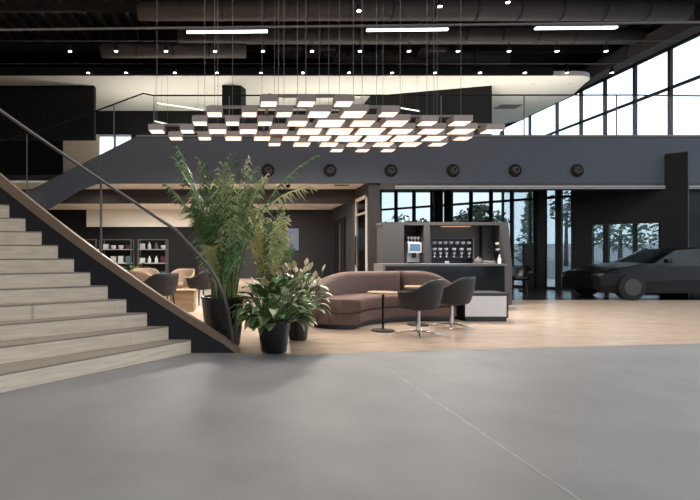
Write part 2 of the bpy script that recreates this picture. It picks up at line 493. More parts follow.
# stringer plate: from its toe on the floor up beside the steps
def cap_z(x):      # top line of the stringer
    t = -x
    return 0.06 + .60 * t + .042 * t * t
top = [(0.0, 0.03)] + [(-i * .2, cap_z(-i * .2)) for i in range(1, 21)]
bot = [(-4.0, RIS * 14 - .6), (-3.2, RIS * 11), (-.56, 0.0), (0.0, 0.0)]
bot = [(-4.0, 1.2), (-1.6, 0.0), (0.0, 0.0)]
b = MB(); b.prism([(x + 1.5, z) for x, z in top + bot], .005, .075, MX); b.build('stringer', M['navy'], st)
b = MB()
rr = []
for x, z in top:
    rr.append([(x + 1.5, -.012, z - .07 - .02 * (-x)), (x + 1.5, .095, z - .07 - .02 * (-x)), (x + 1.5, .095, z + .015), (x + 1.5, -.012, z + .015)])
b.rings(rr); b.build('stringer_cap', M['bronze'], st)
# handrail following the photo: high beside the steps, sweeping down to the toe
hp = [(233, 347), (232, 332), (229, 314), (224, 296), (217, 280), (208, 266), (199, 255), (188, 243), (176, 230)]
hr = [(xat(a, SY + .04) + 1.5, .04, zat(c, SY + .04)) for a, c in hp]
x0, z0 = hr[-1][0], hr[-1][2]
for i in range(1, 16):
    x = x0 - i * .2; hr.append((x, .04, z0 + (x0 - x) * .655 + .012 * (x0 - x) ** 2))
b = MB().tube(hr, .018, 8); b.build('handrail', M['rail_grey'], st, smooth=True)
# glass between cap and rail, one pane below the joint and one above
def rail_z(x):
    for a, c in zip(hr, hr[1:]):
        if c[0] <= x <= a[0]:
            t = (a[0] - x) / max(1e-6, a[0] - c[0]); return a[2] + t * (c[2] - a[2])
    return hr[-1][2]
xj = xat(101, SY + .04) + 1.5
for xa, xb in ((1.40, xj + .008), (xj - .008, -2.3)):
    n = 10; up = []; lo = []
    for i in range(n + 1):
        x = xa + (xb - xa) * i / n
        up.append((x, rail_z(x))); lo.append((x, cap_z(x - 1.5) + .012))
    b = MB(); b.prism(up + lo[::-1], .035, .047, MX); b.build('glass_panel', M['glass'], st)
b = MB().tube([(xj, .041, cap_z(xj - 1.5)), (xj, .041, rail_z(xj))], .014, 8); b.build('post', M['rail_grey'], st)
b = MB(); b.box(-7.5, -1.8, -2.6, .1, RIS * 13 - .1, RIS * 14 - .02); b.build('landing', M['step_wood'], st)

# ================================================= BALUSTRADE ON THE BALCONY
bl = thing('glass_balustrade', 'glass balustrade with thin dark rail along the dark balcony front', 'railing', (0, 14.08, 4.47))
rp_ = [(-8.5, 0, -.7)] + [(at(p, q, 14.08).x, 0, at(p, q, 14.08).z - 4.47) for p, q in ((66, 122), (143, 93.5), (153, 95.5), (634, 95))] + [(13.35, 0, 1.12)]
MB().tube(rp_, .022, 8).build('handrail', M['black'], bl)
def zr(x):
    for a, c in zip(rp_, rp_[1:]):
        if a[0] <= x <= c[0]: return a[2] + (x - a[0]) / (c[0] - a[0]) * (c[2] - a[2])
def zb(x): return -.03 if x > -2.94 else -.05 + (x + 2.94) * .508
edges = [-8.4, -6.0, xat(114, 14.08), xat(154, 14.08), -.3, 2.7, xat(441, 14.08), 8.0, 10.6, 13.3]
for a, c in zip(edges, edges[1:]):
    p = [a + .01, c - .01]
    mid = [x for x in (-3.03, -2.94, -2.72) if a < x < c]
    xx = [p[0]] + mid + [p[1]]
    b = MB(); b.prism([(x, zr(x) - .01) for x in xx] + [(x, zb(x)) for x in xx[::-1]], -.008, .008, MX); b.build('glass_panel', M['glass'], bl)
for x in edges:
    b = MB(); b.box(x - .012, x + .012, -.014, .014, zb(x), zr(x)); b.build('post', M['rail_grey'], bl)

# ================================================================ CHANDELIER
ZL = EYE + 2.5
rows = [
    (8.42, 1, 3, [.30, .30, .31]),
    (9.06, 0, 2, [.29, .29, .30, .41, .45, .32]),
    (9.69, 1, 1, [.29, .28, .29, .41, .57, .46, .465, .33, .36]),
    (10.33, 0, 0, [.31, .28, .39, .39, .39, .525, .55, .59, .47, .47, .47, .37]),
    (10.96, 1, 0, [.30, .29, .39, .39, .41, .51, .58, .59, .60, .48, .34]),
    (11.57, 0, 4, [.29, .41, .425, .43, .447, .46, .36]),
    (12.25, 1, 6, [.31, .32, .32]),
]
ch = thing('chandelier', 'wide chandelier of staggered square lit panels hung on cables above the lounge', 'chandelier', (1.7, 10.33, ZL))
for Y, odd, k0, ws in rows:
    X0 = -1.715 + .314 * odd - 1.7
    y = Y - 10.33
    for i, s in enumerate(ws):
        x = X0 + .628 * (k0 + i); h = s / 2
        bx = MB().box(x - h, x + h, y - h, y + h, .012, .125).build('light_box', M['box_metal'], ch)
        MB().box(x - h * .86, x + h * .86, y - h * .86, y + h * .86, 0, .011).build('diffuser', M['lamp'], bx)
        if (i + odd) % 2 == 0:
            MB().tube([(x, y, .12), (x, y, 9 - ZL)], .004, 5).build('cable', M['rail_grey'], ch)
    xa = X0 + .628 * k0; xb = X0 + .628 * (k0 + len(ws) - 1)
    MB().box(xa - .1, xb + .1, y - .04, y + .04, .126, .165).build('rail', M['rail_grey'], ch)
for x, ya in ((-1.2, -1.9), (.5, -1.25), (2.2, -.6)):
    MB().box(x - .03, x + .03, ya, 1.2, .166, .19).build('rail', M['rail_grey'], ch)

# ============================================================= CEILING SERVICES
# lit line lamps on a long rail
rl = tag(MB().tube([(-9, 0.23, 0), (13.2, -.32, 0)], .03, 8).build('lighting_rail', M['rail_grey'], loc=(0, 12.0, 6.59)), 'long grey ceiling rail carrying the three bright linear lamps', 'rail')
def railY(x): return 12.0 + .23 - (x + 9) * .55 / 22.2
lab = ['bright linear ceiling lamp nearest the staircase', 'bright linear ceiling lamp in the middle, above the chandelier', 'bright linear ceiling lamp nearest the upper glass wall']
for (a, c), l in zip(((186, 268), (366, 447), (532, 612)), lab):
    xa, xb = xat(a, 11.95), xat(c, 11.95); xm = (xa + xb) / 2; L_ = (xb - xa) / 2
    t = thing('linear_lamp', l, 'lamp', (xm, railY(xm), 6.5), -.0248, 'linear ceiling lamps')
    MB().box(-L_, L_, -.045, .045, 0, .06).build('housing', M['steel'], t)
    MB().box(-L_ + .01, L_ - .01, -.04, .04, -.03, -.001).build('diffuser', M['strip'], t)
# spotlights
def make_spot(loc, label):
    t = thing('spotlight', label, 'spotlight', loc, 0, 'ceiling spotlights')
    MB().lathe([(.05, .005), (.06, .02), (.06, .16), (.02, .18), (.012, .2), (.012, .3)], 12).build('housing', M['black'], t)
    MB().lathe([(.052, -.004), (.052, .004)], 12).build('lens', M['spot'], t)
    return t
proto = None
spots = []
for i, px in enumerate((88, 126, 175, 217, 261, 303, 349, 392, 435, 480, 525, 567, 612)):
    spots.append(((xat(px, 16.8), 16.8, 7.22), f'{ORD[i]} spotlight from the left in the row just above the white upper ceiling'))
for i, px in enumerate((70, 116, 166, 215, 263, 312, 360, 409, 458, 509, 557, 606)):
    spots.append(((xat(px, 15.0), 15.0, 7.22), f'{ORD[i]} spotlight from the left in the row below the linear lamps'))
for i, (px, py) in enumerate(((359, 11), (440, 6.5), (508, 2.5))):
    Y = 6.05 * 500 / (253 - py)
    spots.append(((xat(px, Y), Y, 7.22), f'{ORD[i]} spotlight from the left in the row above the linear lamps'))
for l, lb in spots:
    if proto is None: proto = make_spot(l, lb)
    else: dup(proto, l, lb)
for y, n in ((15.0, 'front'), (16.8, 'rear')):
    tag(MB().tube([(-9, 0, 0), (13.2, 0, 0)], .012, 6).build('spotlight_track', M['rail_grey'], loc=(0, y, 7.53)),
        f'thin {n} track carrying a row of ceiling spotlights', 'track')
# ducts
def duct(x0, x1, y, z, r, label):
    n = max(2, int((x1 - x0) / 1.1))
    t = thing('air_duct', label, 'duct', ((x0 + x1) / 2, y, z), 0, 'ceiling ducts')
    h = (x1 - x0) / 2
    MB().tube([(-h, 0, 0), (-h + .05, 0, 0), (h, 0, 0)], [r * .8, r, r], 16).build('pipe', M['duct'], t, smooth=True)
    for i in range(1, n):
        x = -h + 2 * h * i / n
        MB().tube([(x - .025, 0, 0), (x + .025, 0, 0)], r * 1.06, 16).build('flange', M['steel'], t)
        if i % 3 == 1: MB().tube([(x, 0, r), (x, 0, 9 - z)], .012, 5).build('hanger', M['steel'], t)
duct(xat(138, 14), 12.5, 14.0, 7.95, .26, 'large round duct behind the rail of linear lamps')
duct(-2, 13, 16.1, 8.15, .24, 'round duct running above the front row of spotlights')
duct(xat(102, 16), 0.2, 15.9, 7.6, .22, 'short lower duct beside the front row of spotlights')
duct(3.2, 9.5, 17.8, 8.1, .28, 'rearmost round duct above the white upper ceiling')
b = MB()
for y in (12.6, 15.3, 18.4): b.box(-16, 13.3, y - .06, y + .06, 8.55, 8.95)
struct('beam', b, M['steel'])
b = MB()
for x in [-9 + .45 * i for i in range(14)]: b.box(x - .06, x + .06, 9, 24, 8.8, 8.99)
struct('beam', b, M['steel'])
for i, (x0, y0, z0, x1, y1, z1) in enumerate(((-3.0, 13.2, 8.0, -1.6, 13.2, 8.97), (3.55, 13, 7.9, 4.6, 13, 8.97), (5.0, 15.0, 7.7, 6.3, 15.0, 8.97), (9.2, 15.0, 7.9, 10.2, 15.0, 8.97))):
    tag(MB().tube([(0, 0, 0), (x1 - x0, 0, z1 - z0)], .035, 8).build('brace', M['steel'], loc=(x0, y0, z0)),
        f'{ORD[i]} slanting steel brace from the left under the dark roof deck', 'brace', 'roof braces')
b = MB()
for x in (1.2, 2.3, 6.0): b.box(x, x + .9, 16.6, 17.3, 7.9, 8.0)
struct('beam', b, M['duct'])

# downlights in the white upper ceiling and the soffits
def downlight(loc, label, group, first=[None]):
    if first[0] is None:
        t = thing('downlight', label, 'downlight', loc, 0, group)
        MB().lathe([(.085, -.006), (.085, 0), (.06, 0), (.06, -.006)], 16).build('ring', M['ceramic'], t)
        MB().lathe([(.058, -.005), (.058, -.001)], 16).build('lens', M['down'], t)
        first[0] = t; return t
    return dup(first[0], loc, label, group=group)
for i, px in enumerate((258, 297, 337, 376, 416, 455, 533, 569)):
    downlight((xat(px, 17.84), 17.84, 7.199), f'{ORD[i]} downlight from the left along the front of the white upper ceiling', 'upper ceiling downlights')
for i, px in enumerate((262, 362, 510, 540)):
    downlight((xat(px, 19.45), 19.45, 7.199), f'{ORD[i]} downlight from the left in the rear row of the white upper ceiling', 'upper ceiling downlights')
for i, px in enumerate((106, 147, 265, 323)):
    downlight((xat(px, 14.6), 14.6, 3.159), f'{ORD[i]} downlight from the left in the soffit strip behind the balcony front', 'soffit downlights')
for i, px in enumerate((92, 115, 134, 175, 260, 283, 310)):
    downlight((xat(px, 20.9), 20.9, 3.159), f'{ORD[i]} downlight from the left in the inner soffit behind the dark beam', 'soffit downlights')
tag(MB().lathe([(.07, 0), (.07, -.03), (.05, -.07), (.0 + .01, -.09)], 14).build('dome_camera', M['black'], loc=(xat(288, 14.6), 14.6, 3.16)), 'small black dome camera under the soffit by the palm', 'camera')
for i, (pa, pb) in enumerate(((180, 192), (334, 349))):
    t = thing('slot_vent', ('slot vent in the soffit behind the palm crown', 'slot vent in the soffit near the brown pier')[i], 'vent', (xat((pa + pb) / 2, 14.6), 14.6, 3.158), 0, 'soffit slot vents')
    h = (pb - pa) / 2 * 14.6 / 500
    MB().box(-h, h, -.06, .06, -.012, 0).build('frame', M['black'], t)
    for k in (-1, 0, 1): MB().box(-h * .95, h * .95, k * .035 - .006, k * .035 + .006, -.02, -.012).build('slat', M['steel'], t)
tag(MB().box(-.45, .45, -.3, .3, -.01, 0).build('ceiling_vent', M['rail_grey'], loc=(xat(508, 20.6), 20.6, 7.199)), 'grey grille in the white upper ceiling near the glass wall', 'vent')
# slim lit tubes upstairs
for (a, b_, c, d_), l in zip(((157, 103, 203, 110), (154, 121, 169, 124.5), (401, 108, 419, 111)), ('slim lit tube over the stairhead seen before the pale ceiling', 'short slim lit tube above the left end of the chandelier', 'slim lit tube before the dark upstairs room')):
    p, q = at(a, b_, 17.4), at(c, d_, 16.8)
    t = thing('tube_lamp', l, 'lamp', p, 0, 'upstairs tube lamps')
    MB().tube([(0, 0, 0), q - p], .022, 8).build('tube', M['strip_soft'], t)
    for f in (.1, .9): MB().tube([(q - p) * f + Vector((0, 0, .02)), Vector((((q - p) * f).x, ((q - p) * f).y, (7.36 if p.y > 17 and a != 401 else 7.36) - p.z - .17))], .004, 5).build('cable', M['rail_grey'], t)
# round nozzles on the balcony front
nz0 = None
for i, px in enumerate((268, 330, 391, 453, 515, 577)):
    p = at(px, 170.5, 14.0); p.y = 13.995
    lb = f'{ORD[i]} round black air nozzle from the palm along the balcony front'
    if nz0 is None:
        nz0 = thing('air_nozzle', lb, 'air nozzle', p, 0, 'balcony air nozzles')
        MR = Matrix.Rotation(R(90), 4, 'X')
        n = 24
        def ringy(prof):
            return [[Vector((r * math.cos(2 * PI * k / n), -d, r * math.sin(2 * PI * k / n))) for k in range(n)] for r, d in prof]
        MB().rings(ringy([(.18, 0), (.18, .02), (.155, .04), (.14, .04), (.125, .01)]), caps=True).build('collar', M['black'], nz0, smooth=False)
        MB().rings(ringy([(.12, .0), (.115, .05), (.08, .09), (.06, .09), (.04, .04)]), caps=True).build('ball', M['steel'], nz0, smooth=False)
    else: dup(nz0, p, lb)

# ======================================================================= SOFA
C = Vector((3.1, 7.15, 0))
sf = thing('curved_sofa', 'long curved mauve fabric sofa with continuous backrest around two small tables', 'sofa', (2.2, 8.4, 0))
SO = Vector((-2.2, -8.4, 0))
def along(u, r):
    """u < 0: degrees still to go on the round left wing; u > 0: metres along the straight right wing"""
    if u <= 0:
        th = R(90 - u); return C + SO + Vector((r * math.cos(th), r * math.sin(th), 0))
    return C + SO + Vector((u, r, 0))
def sweep_path(profile, u0, u1, name, m, hz=None, endround=0.0, roundat='both'):
    us = []
    if u0 < 0:
        n = max(2, int((min(0, u1) - u0) / 2)); us += [u0 + (min(0, u1) - u0) * i / n for i in range(n + 1)]
    if u1 > 0:
        a = max(0, u0); n = max(3, int((u1 - a) / .04)); us += [a + (u1 - a) * i / n for i in range(n + 1)][1 if u0 < 0 else 0:]
    rc = sum(p[0] for p in profile) / len(profile)
    L_ = [0]
    for p, q in zip(us, us[1:]): L_.append(L_[-1] + (along(q, rc) - along(p, rc)).length)
    rings = []
    for u, l in zip(us, L_):
        k = 1.0
        if endround > 0:
            e = min(l, L_[-1] - l) / endround
            if e < 1: k = math.sqrt(max(0.03, 1 - (1 - e) ** 2))
        rings.append([along(u, rc + (r - rc) * k) + Vector((0, 0, z if not hz or z < .4 else .4 + (z - .4) * hz(u))) for r, z in profile])
    b = MB(); b.rings(rings); return b.build(name, m, sf, smooth=True)
def rbox(r0, r1, z0, z1, c=.04):
    out = []
    for cx_, cz_, a0 in ((r1 - c, z1 - c, 0), (r0 + c, z1 - c, 90), (r0 + c, z0 + c, 180), (r1 - c, z0 + c, 270)):
        for k in range(4):
            a = R(a0 + 30 * k); out.append((cx_ + c * math.cos(a), cz_ + c * math.sin(a)))
    return out
def ease(t):
    t = max(0, min(1, t)); return t * t * (3 - 2 * t)
def hz(u):
    return 1 - .42 * ease((-u - 34) / 40) - .75 * max(0, (u - .15) / .75) ** 2.2
sweep_path(rbox(1.43, 2.1, .0, .07, .01), -72, .66, 'plinth', M['plinth'], None, .2)
sweep_path(rbox(1.36, 2.16, .07, .25, .03), -74, .70, 'base', M['sofa'], None, .22)
sweep_path(rbox(1.34, 2.02, .254, .46, .055), -74.5, .70, 'seat', M['sofa'], None, .22)
sweep_path(rbox(1.94, 2.18, .2, .84, .09), -75, -4.4, 'backrest', M['sofa'], hz, .06)
sweep_path(rbox(1.94, 2.18, .2, .84, .09), -4.0, .92, 'backrest', M['sofa'], hz, .06)

# ===================================================================== TABLES
def table(loc, label, h, rt):
    t = thing('side_table', label, 'table', loc, 0, 'lounge side tables')
    MB().lathe([(.17, 0), (.18, .008), (.17, .018), (.03, .03), (.02, .04)], 28).build('base', M['black'], t, smooth=False)
    MB().lathe([(.018, .03), (.018, h - .02)], 12).build('pole', M['black'], t, smooth=False)
    MB().lathe([(rt, h - .02), (rt, h), (rt - .005, h + .003)], 32).build('table_top', M['oak'], t)
    return t
table((2.145, 7.5, 0), 'small round pedestal table close to the open seat of the sofa', .585, .23)
table((2.89, 8.12, 0), 'small round pedestal table half hidden behind the tub chairs', .63, .21)

# ===================================================================== CHAIRS
def shell_mb(rb, rt, zb_, zback, zarm, span=128, n=26):
    """open tub: curves under at the bottom, high at the back (local -Y), lower arms"""
    b = MB(); rings = []
    for i in range(n + 1):
        ph = -span + 2 * span * i / n
        a = R(ph - 90)
        u = abs(ph) / span
        zt = zarm + (zback - zarm) * (0.5 + 0.5 * math.cos(PI * min(1, max(0, (u - .28) / .5))))
        ring = []
        for k in range(8):
            f = k / 7
            z = zb_ + (zt - zb_) * f
            r = rb + (rt - rb) * math.sin(f * PI / 2) ** .8
            if k == 0: r = rb * .8
            ring.append(Vector((r * math.cos(a) * 1.03, r * math.sin(a), z)))
        rings.append(ring)
    b.rings(rings, closed=False, caps=False)
    return b
def tub_chair(loc, rotz, label, name='tub_chair', upholstery='chair', base='star', group='lounge tub chairs'):
    t = thing(name, label, 'chair', loc, rotz, group)
    shell_mb(.24, .325, .39, .80, .64).build('shell', M[upholstery], t, smooth=True, solid=.035)
    MB().lathe([(.2, .375), (.25, .39), (.275, .42), (.275, .46), (.25, .485), (.1, .49)], 24).build('seat', M[upholstery], t, smooth=True)
    if base == 'star':
        MB().lathe([(.1, .355), (.1, .375)], 16).build('seat_plate', M['black'], t)
        MB().lathe([(.028, .05), (.028, .36)], 14).build('pole', M['chrome'], t)
        for k in range(4):
            a = R(20 + 90 * k); d_ = Vector((math.cos(a), math.sin(a), 0))
            MB().tube([d_ * .0 + Vector((0, 0, .06)), d_ * .15 + Vector((0, 0, .045)), d_ * .31 + Vector((0, 0, .014))], [.02, .016, .012], 8).build('foot', M['chrome'], t, smooth=True)
    else:
        for sx in (-1, 1):
            for sy in (-1, 1):
                MB().tube([(sx * .17, sy * .17, .39), (sx * .22, sy * .22, 0)], [.018, .012], 8).build('leg', M['brown'], t)
    return t
tub_chair((2.54, 7.13, 0), R(56), 'charcoal tub chair on a chrome star base, nearest the viewer')
tub_chair((3.32, 7.85, 0), R(48), 'charcoal tub chair on a chrome star base, beside the white bench')
# seating farther back on the wood floor behind the stair
tub_chair((-1.4, 11.6, 0), R(150), 'beige tub chair behind the oak cube table', 'armchair', 'beige', 'legs', 'beige armchairs')
tub_chair((-1.98, 10.6, 0), R(-40), 'beige tub chair seen just over the stair glass by the dark chair', 'armchair', 'beige', 'legs', 'beige armchairs')
tub_chair((-2.25, 12.0, 0), R(200), 'rearmost beige tub chair in front of the display racks', 'armchair', 'beige', 'legs', 'beige armchairs')
tub_chair((-1.5, 9.4, 0), R(40), 'dark tub chair beside the oak cube table near the stair', 'armchair', 'chair', 'legs', 'dark armchairs')
tub_chair((-.85, 10.98, 0), R(60), 'dark tub chair half hidden behind the big palm pot', 'armchair', 'chair', 'legs', 'dark armchairs')
t = thing('cube_table', 'oak cube table on the wood floor beyond the stair toe', 'table', (-1.16, 10.15, 0))
MB().box(-.26, .26, -.24, .24, .38, .43).build('table_top', M['oak'], t, bevel=.005)
MB().box(-.24, .24, -.22, .22, 0, .379).build('body', M['oak'], t, bevel=.004)
# black lounge chairs in the dark area by the glazing
tub_chair((xat(519, 14.6), 14.6, 0), R(150), 'black tub chair by the dark glazing beyond the coffee counter', 'armchair', 'pot', 'legs', 'black armchairs')
tub_chair((xat(497, 15.2), 15.2, 0), R(210), 'black tub chair just past the end of the coffee counter', 'armchair', 'pot', 'legs', 'black armchairs')

# ================================================================ WHITE BENCH
t = thing('display_bench', 'low display bench with white front panel and dark top', 'bench', (4.19, 8.79, 0))
MB().box(-.33, .36, -.25, .22, .0, .06).build('plinth', M['plinth'], t)
MB().box(-.36, .38, -.28, .23, .06, .45).build('body', M['plinth'], t)
MB().box(-.36, .34, -.292, -.281, .09, .44).build('front_panel', M['panelwhite'], t)
MB().box(-.37, .39, -.3, .24, .451, .49).build('top', M['plinth'], t, bevel=.004)

# ================================================================= COFFEE BAR
CY = 10.2
t = thing('bar_counter', 'glossy black coffee counter with grey edge behind the sofa', 'counter', (xat(445, CY), CY, 0))
w2 = (507 - 383) / 2 * CY / 500
ct = zat(264, CY)
MB().box(-w2 + .05, w2 - .03, .03, .66, 0, ct - .041).build('body', M['blackgloss'], t)
MB().box(-w2, w2, 0, .7, ct - .04, ct).build('worktop', M['edge'], t, bevel=.004)
MB().box(-w2, -w2 + .045, 0, .7, 0, ct - .041).build('side_panel', M['edge'], t)
KY = 11.2
kx = lambda px: xat(px, KY) - xat(445, KY)
kz = lambda py: zat(py, KY)
kb = thing('bar_cabinet', 'tall taupe back cabinet of the coffee bar with two open niches', 'cabinet', (xat(445, KY), KY, 0))
zt, zn = kz(222), kz(264)
MB().box(kx(382), kx(512), 0, .5, 0, zn - .03).build('base', M['cab'], kb)
MB().box(kx(382), kx(512), 0, .5, zn - .029, zn).build('ledge', M['cab'], kb)
MB().box(kx(382), kx(508), 0, .5, zt - .07, zt).build('top_panel', M['cab'], kb)
MB().box(kx(383), kx(404), 0, .5, zn + .001, zt - .071).build('door', M['cab'], kb, bevel=.003)
MB().box(kx(424), kx(430), 0, .5, zn + .001, zt - .071).build('divider', M['cab'], kb)
b = MB(); b.prism([(kx(500), zt - .071), (kx(508.5), zt - .071), (kx(512), zn + .001), (kx(505.5), zn + .001)], 0, .5, MX); b.build('side_panel', M['cab'], kb)
MB().box(kx(404) + .002, kx(424) - .002, .46, .5, zn + .001, zt - .071).build('back_panel', M['cab_dark'], kb)
MB().box(kx(430) + .002, kx(500), .46, .5, zn + .001, zt - .071).build('back_panel', M['cab_back'], kb)
MB().box(kx(489), kx(500) - .01, .3, .45, zn + .001, zt - .08).build('end_panel', M['cab_dark'], kb)
for py in (245, 251): MB().box(kx(494), kx(499.5), .1, .3, kz(py) - .008, kz(py)).build('shelf', M['cab_dark'], kb)
MB().box(kx(448), kx(477), .3, .42, zt - .09, zt - .072).build('niche_lamp', M['warmstrip'], kb)
# cup shelf unit
us = thing('cup_rack', 'slate wall rack with three rows of white cups in the coffee bar', 'rack', (xat(452, KY + .3), KY + .3, zn + .001))
UY = KY + .3
ux = lambda px: xat(px, UY) - xat(452, UY)
uz = lambda py: zat(py, UY) - zn - .001
MB().box(ux(431), ux(473.5), .12, .15, 0, uz(238)).build('back_panel', M['shelfblue'], us)
for px in (431, 473.5): MB().box(ux(px) - .01, ux(px) + .01, 0, .119, 0, uz(238)).build('side', M['edge'], us)
MB().box(ux(431) + .011, ux(473.5) - .011, 0, .119, uz(238) - .015, uz(238)).build('top_panel', M['edge'], us)
sh_z = []
for py in (244.3, 250.6, 257.2):
    z = uz(py); sh_z.append(z)
    MB().box(ux(431) + .011, ux(473.5) - .011, -.03, .119, z - .012, z).build('shelf', M['shelfblue'], us)
def cup(loc, label, group, first=[None]):
    if first[0] is None:
        t = thing('cup', label, 'cup', loc, 0, group)
        MB().lathe([(.026, 0), (.038, .01), (.046, .034), (.05, .06), (.045, .06), (.036, .025), (.01, .018)], 16).build('bowl', M['ceramic'], t, smooth=True)
        a = [(0, -.041 - .03 * math.sin(PI * k / 6), .02 + .045 * k / 6) for k in range(7)]
        MB().tube(a, .006, 6).build('handle', M['ceramic'], t, smooth=True)
        first[0] = t; return t
    return dup(first[0], loc, label, group=group, rotz=random.uniform(-.6, .6))
W3 = ['top', 'middle']
for r_, pxs in enumerate(((434, 439.6, 445.2, 450.8, 456.8, 462.8, 468.8), (434.5, 440, 446, 454, 461.5, 468.8))):
    for i, px in enumerate(pxs):
        cup((xat(px, UY + .03), UY + .03, zn + .002 + sh_z[r_]), f'{ORD[i]} white cup from the left on the {W3[r_]} shelf of the cup rack', 'cups on the rack')
gl = None
for i, px in enumerate((434.5, 440.5, 446.5, 454, 461.5, 469)):
    loc = (xat(px, UY + .03), UY + .03, zn + .002 + sh_z[2]); lb = f'{ORD[i]} tall pale glass from the left on the bottom shelf of the cup rack'
    if gl is None:
        gl = tag(MB().lathe([(.025, 0), (.025, .008), (.006, .015), (.006, .05), (.03, .075), (.034, .115), (.03, .115), (.02, .07)], 14).build('glass', M['ceramic'], loc=loc, smooth=True), lb, 'glass', 'glasses on the rack')
    else:
        o = gl.copy(); COL.objects.link(o); o.location = loc; o['label'] = lb
# items on the coffee bar
cup((xat(447, KY + .1), KY + .1, zn + .001), 'single white cup standing on the ledge below the cup rack', 'cups on the ledge')
for py, l in ((245, 'upper'), (251, 'lower')):
    cup((xat(497.5, KY + .2), KY + .2, kz(py) + .001), f'white cup on the {l} little shelf at the slanted cabinet end', 'cups at the cabinet end')
t = thing('glass_jar', 'glass jar with lid on the ledge beside the cup rack', 'jar', (xat(478, KY + .12), KY + .12, zn + .001))
MB().lathe([(.07, 0), (.08, .02), (.08, .1), (.06, .12)], 20).build('body', M['edge'], t, smooth=True)
MB().lathe([(.062, .121), (.065, .13), (.02, .14), (.015, .16)], 20).build('lid', M['chrome'], t)
pl = None
for i in range(4):
    loc = (xat(489, KY + .12), KY + .12, zn + .001 + i * .016); lb = ['lowest white plate of the stack on the bar ledge', 'second white plate up in the stack on the bar ledge', 'third white plate up in the stack on the bar ledge', 'topmost white plate of the stack on the bar ledge'][i]
    if pl is None:
        pl = tag(MB().lathe([(.09, 0), (.155, .013), (.15, .014), (.09, .004)], 24).build('plate', M['ceramic'], loc=loc), lb, 'plate', 'stacked plates')
    else:
        o = pl.copy(); COL.objects.link(o); o.location = loc; o['label'] = lb
t = thing('bottle', 'white syrup bottle at the slanted end of the bar cabinet', 'bottle', (xat(499.5, KY + .05), KY + .05, zn + .001))
MB().lathe([(.035, 0), (.037, .01), (.037, .11), (.014, .15), (.014, .175)], 16).build('body', M['ceramic'], t, smooth=True)
MB().lathe([(.016, .176), (.016, .2), (.006, .21)], 12).build('cap', M['ceramic'], t)
cm = thing('coffee_machine', 'white coffee machine with pale blue screen in the narrow niche', 'coffee machine', (xat(415, KY + .1), KY + .1, zn + .001))
hw = 6.6 * KY / 500
MB().box(-hw, hw, .1, .32, 0, .5).build('body', M['ceramic'], cm, bevel=.01)
MB().box(-hw * .95, hw * .95, -.02, .099, 0, .04).build('drip_tray', M['black'], cm)
MB().box(-hw * 1.03, hw * 1.03, 0, .099, .25, .48).build('screen_housing', M['ceramic'], cm, bevel=.006)
MB().box(-hw * .8, hw * .8, -.008, -.001, .29, .45).build('screen', M['screen2'], cm)
MB().box(-.03, .03, .01, .09, .14, .249).build('spout', M['black'], cm)
for i, dx in enumerate((-.1, -.025, .05, .125)):
    o = gl.copy(); COL.objects.link(o); o.location = (xat(413, KY + .2) + dx, KY + .22, zn + .502); o['label'] = f'{ORD[i]} glass from the left standing on top of the coffee machine'; o['group'] = 'glasses on the machine'

# ===================================================================== PLANTS
def pot_part(t, r, h, taper=.76):
    MB().lathe([(r * taper * .9, 0), (r * taper, .01), (r * .97, h - .03), (r, h - .025), (r, h), (r * .9, h), (r * .88, h - .07)], 32).build('pot', M['pot'], t, smooth=False, bevel=.003)
    MB().lathe([(r * .87, h - .08), (r * .87, h - .05), (.02, h - .04)], 24).build('soil', M['soil'], t)

def frond_mb(base, az, length, lean, droop, leaf, width=.02, n=24, b=None):
    """arching midrib with paired narrow leaflets"""
    b = b or MB()
    d = Vector((math.cos(az), math.sin(az), 0)); side = Vector((-d.y, d.x, 0))
    p = Vector(base); pts = []; ang = lean
    seg = length / n
    for i in range(n + 1):
        pts.append(p.copy())
        f = i / n
        ang = lean + droop * f ** 1.6
        p = p + (d * math.sin(ang) + Vector((0, 0, 1)) * math.cos(ang)) * seg
    b.tube(pts[::2], [.009 * (1 - .75 * i / (len(pts[::2]) - 1)) + .002 for i in range(len(pts[::2]))], 5)
    for i in range(int(n * .36), n + 1):
        f = i / n
        t = (pts[min(i + 1, n)] - pts[max(i - 1, 0)]).normalized()
        g = (f - .36) / .64
        L0 = leaf * (math.sin(PI * (0.16 + .76 * g)) ** .8)
        for sd in (-1, 1):
            L_ = L0 * random.uniform(.65, 1.2)
            upv = t.cross(side * sd).normalized()
            dr = (t * (0.8 + .3 * random.random()) + side * sd * (.42 + .3 * random.random()) + Vector((random.uniform(-.15, .15), random.uniform(-.15, .15), .1 - .25 * random.random()))).normalized()
            q0 = pts[i]; q1 = q0 + dr * L_ * .5 + Vector((0, 0, -.01)); q2 = q0 + dr * L_ + Vector((0, 0, -L_ * (.4 + .45 * random.random())))
            wv = t * width * .5 + Vector((0, 0, width * .3))
            a0, a1 = b.bm.verts.new(q0 - wv * .4), b.bm.verts.new(q0 + wv * .4)
            b0, b1 = b.bm.verts.new(q1 - wv), b.bm.verts.new(q1 + wv)
            c0 = b.bm.verts.new(q2)
            b.bm.faces.new([a0, a1, b1, b0]); b.bm.faces.new([b0, b1, c0])
    return b

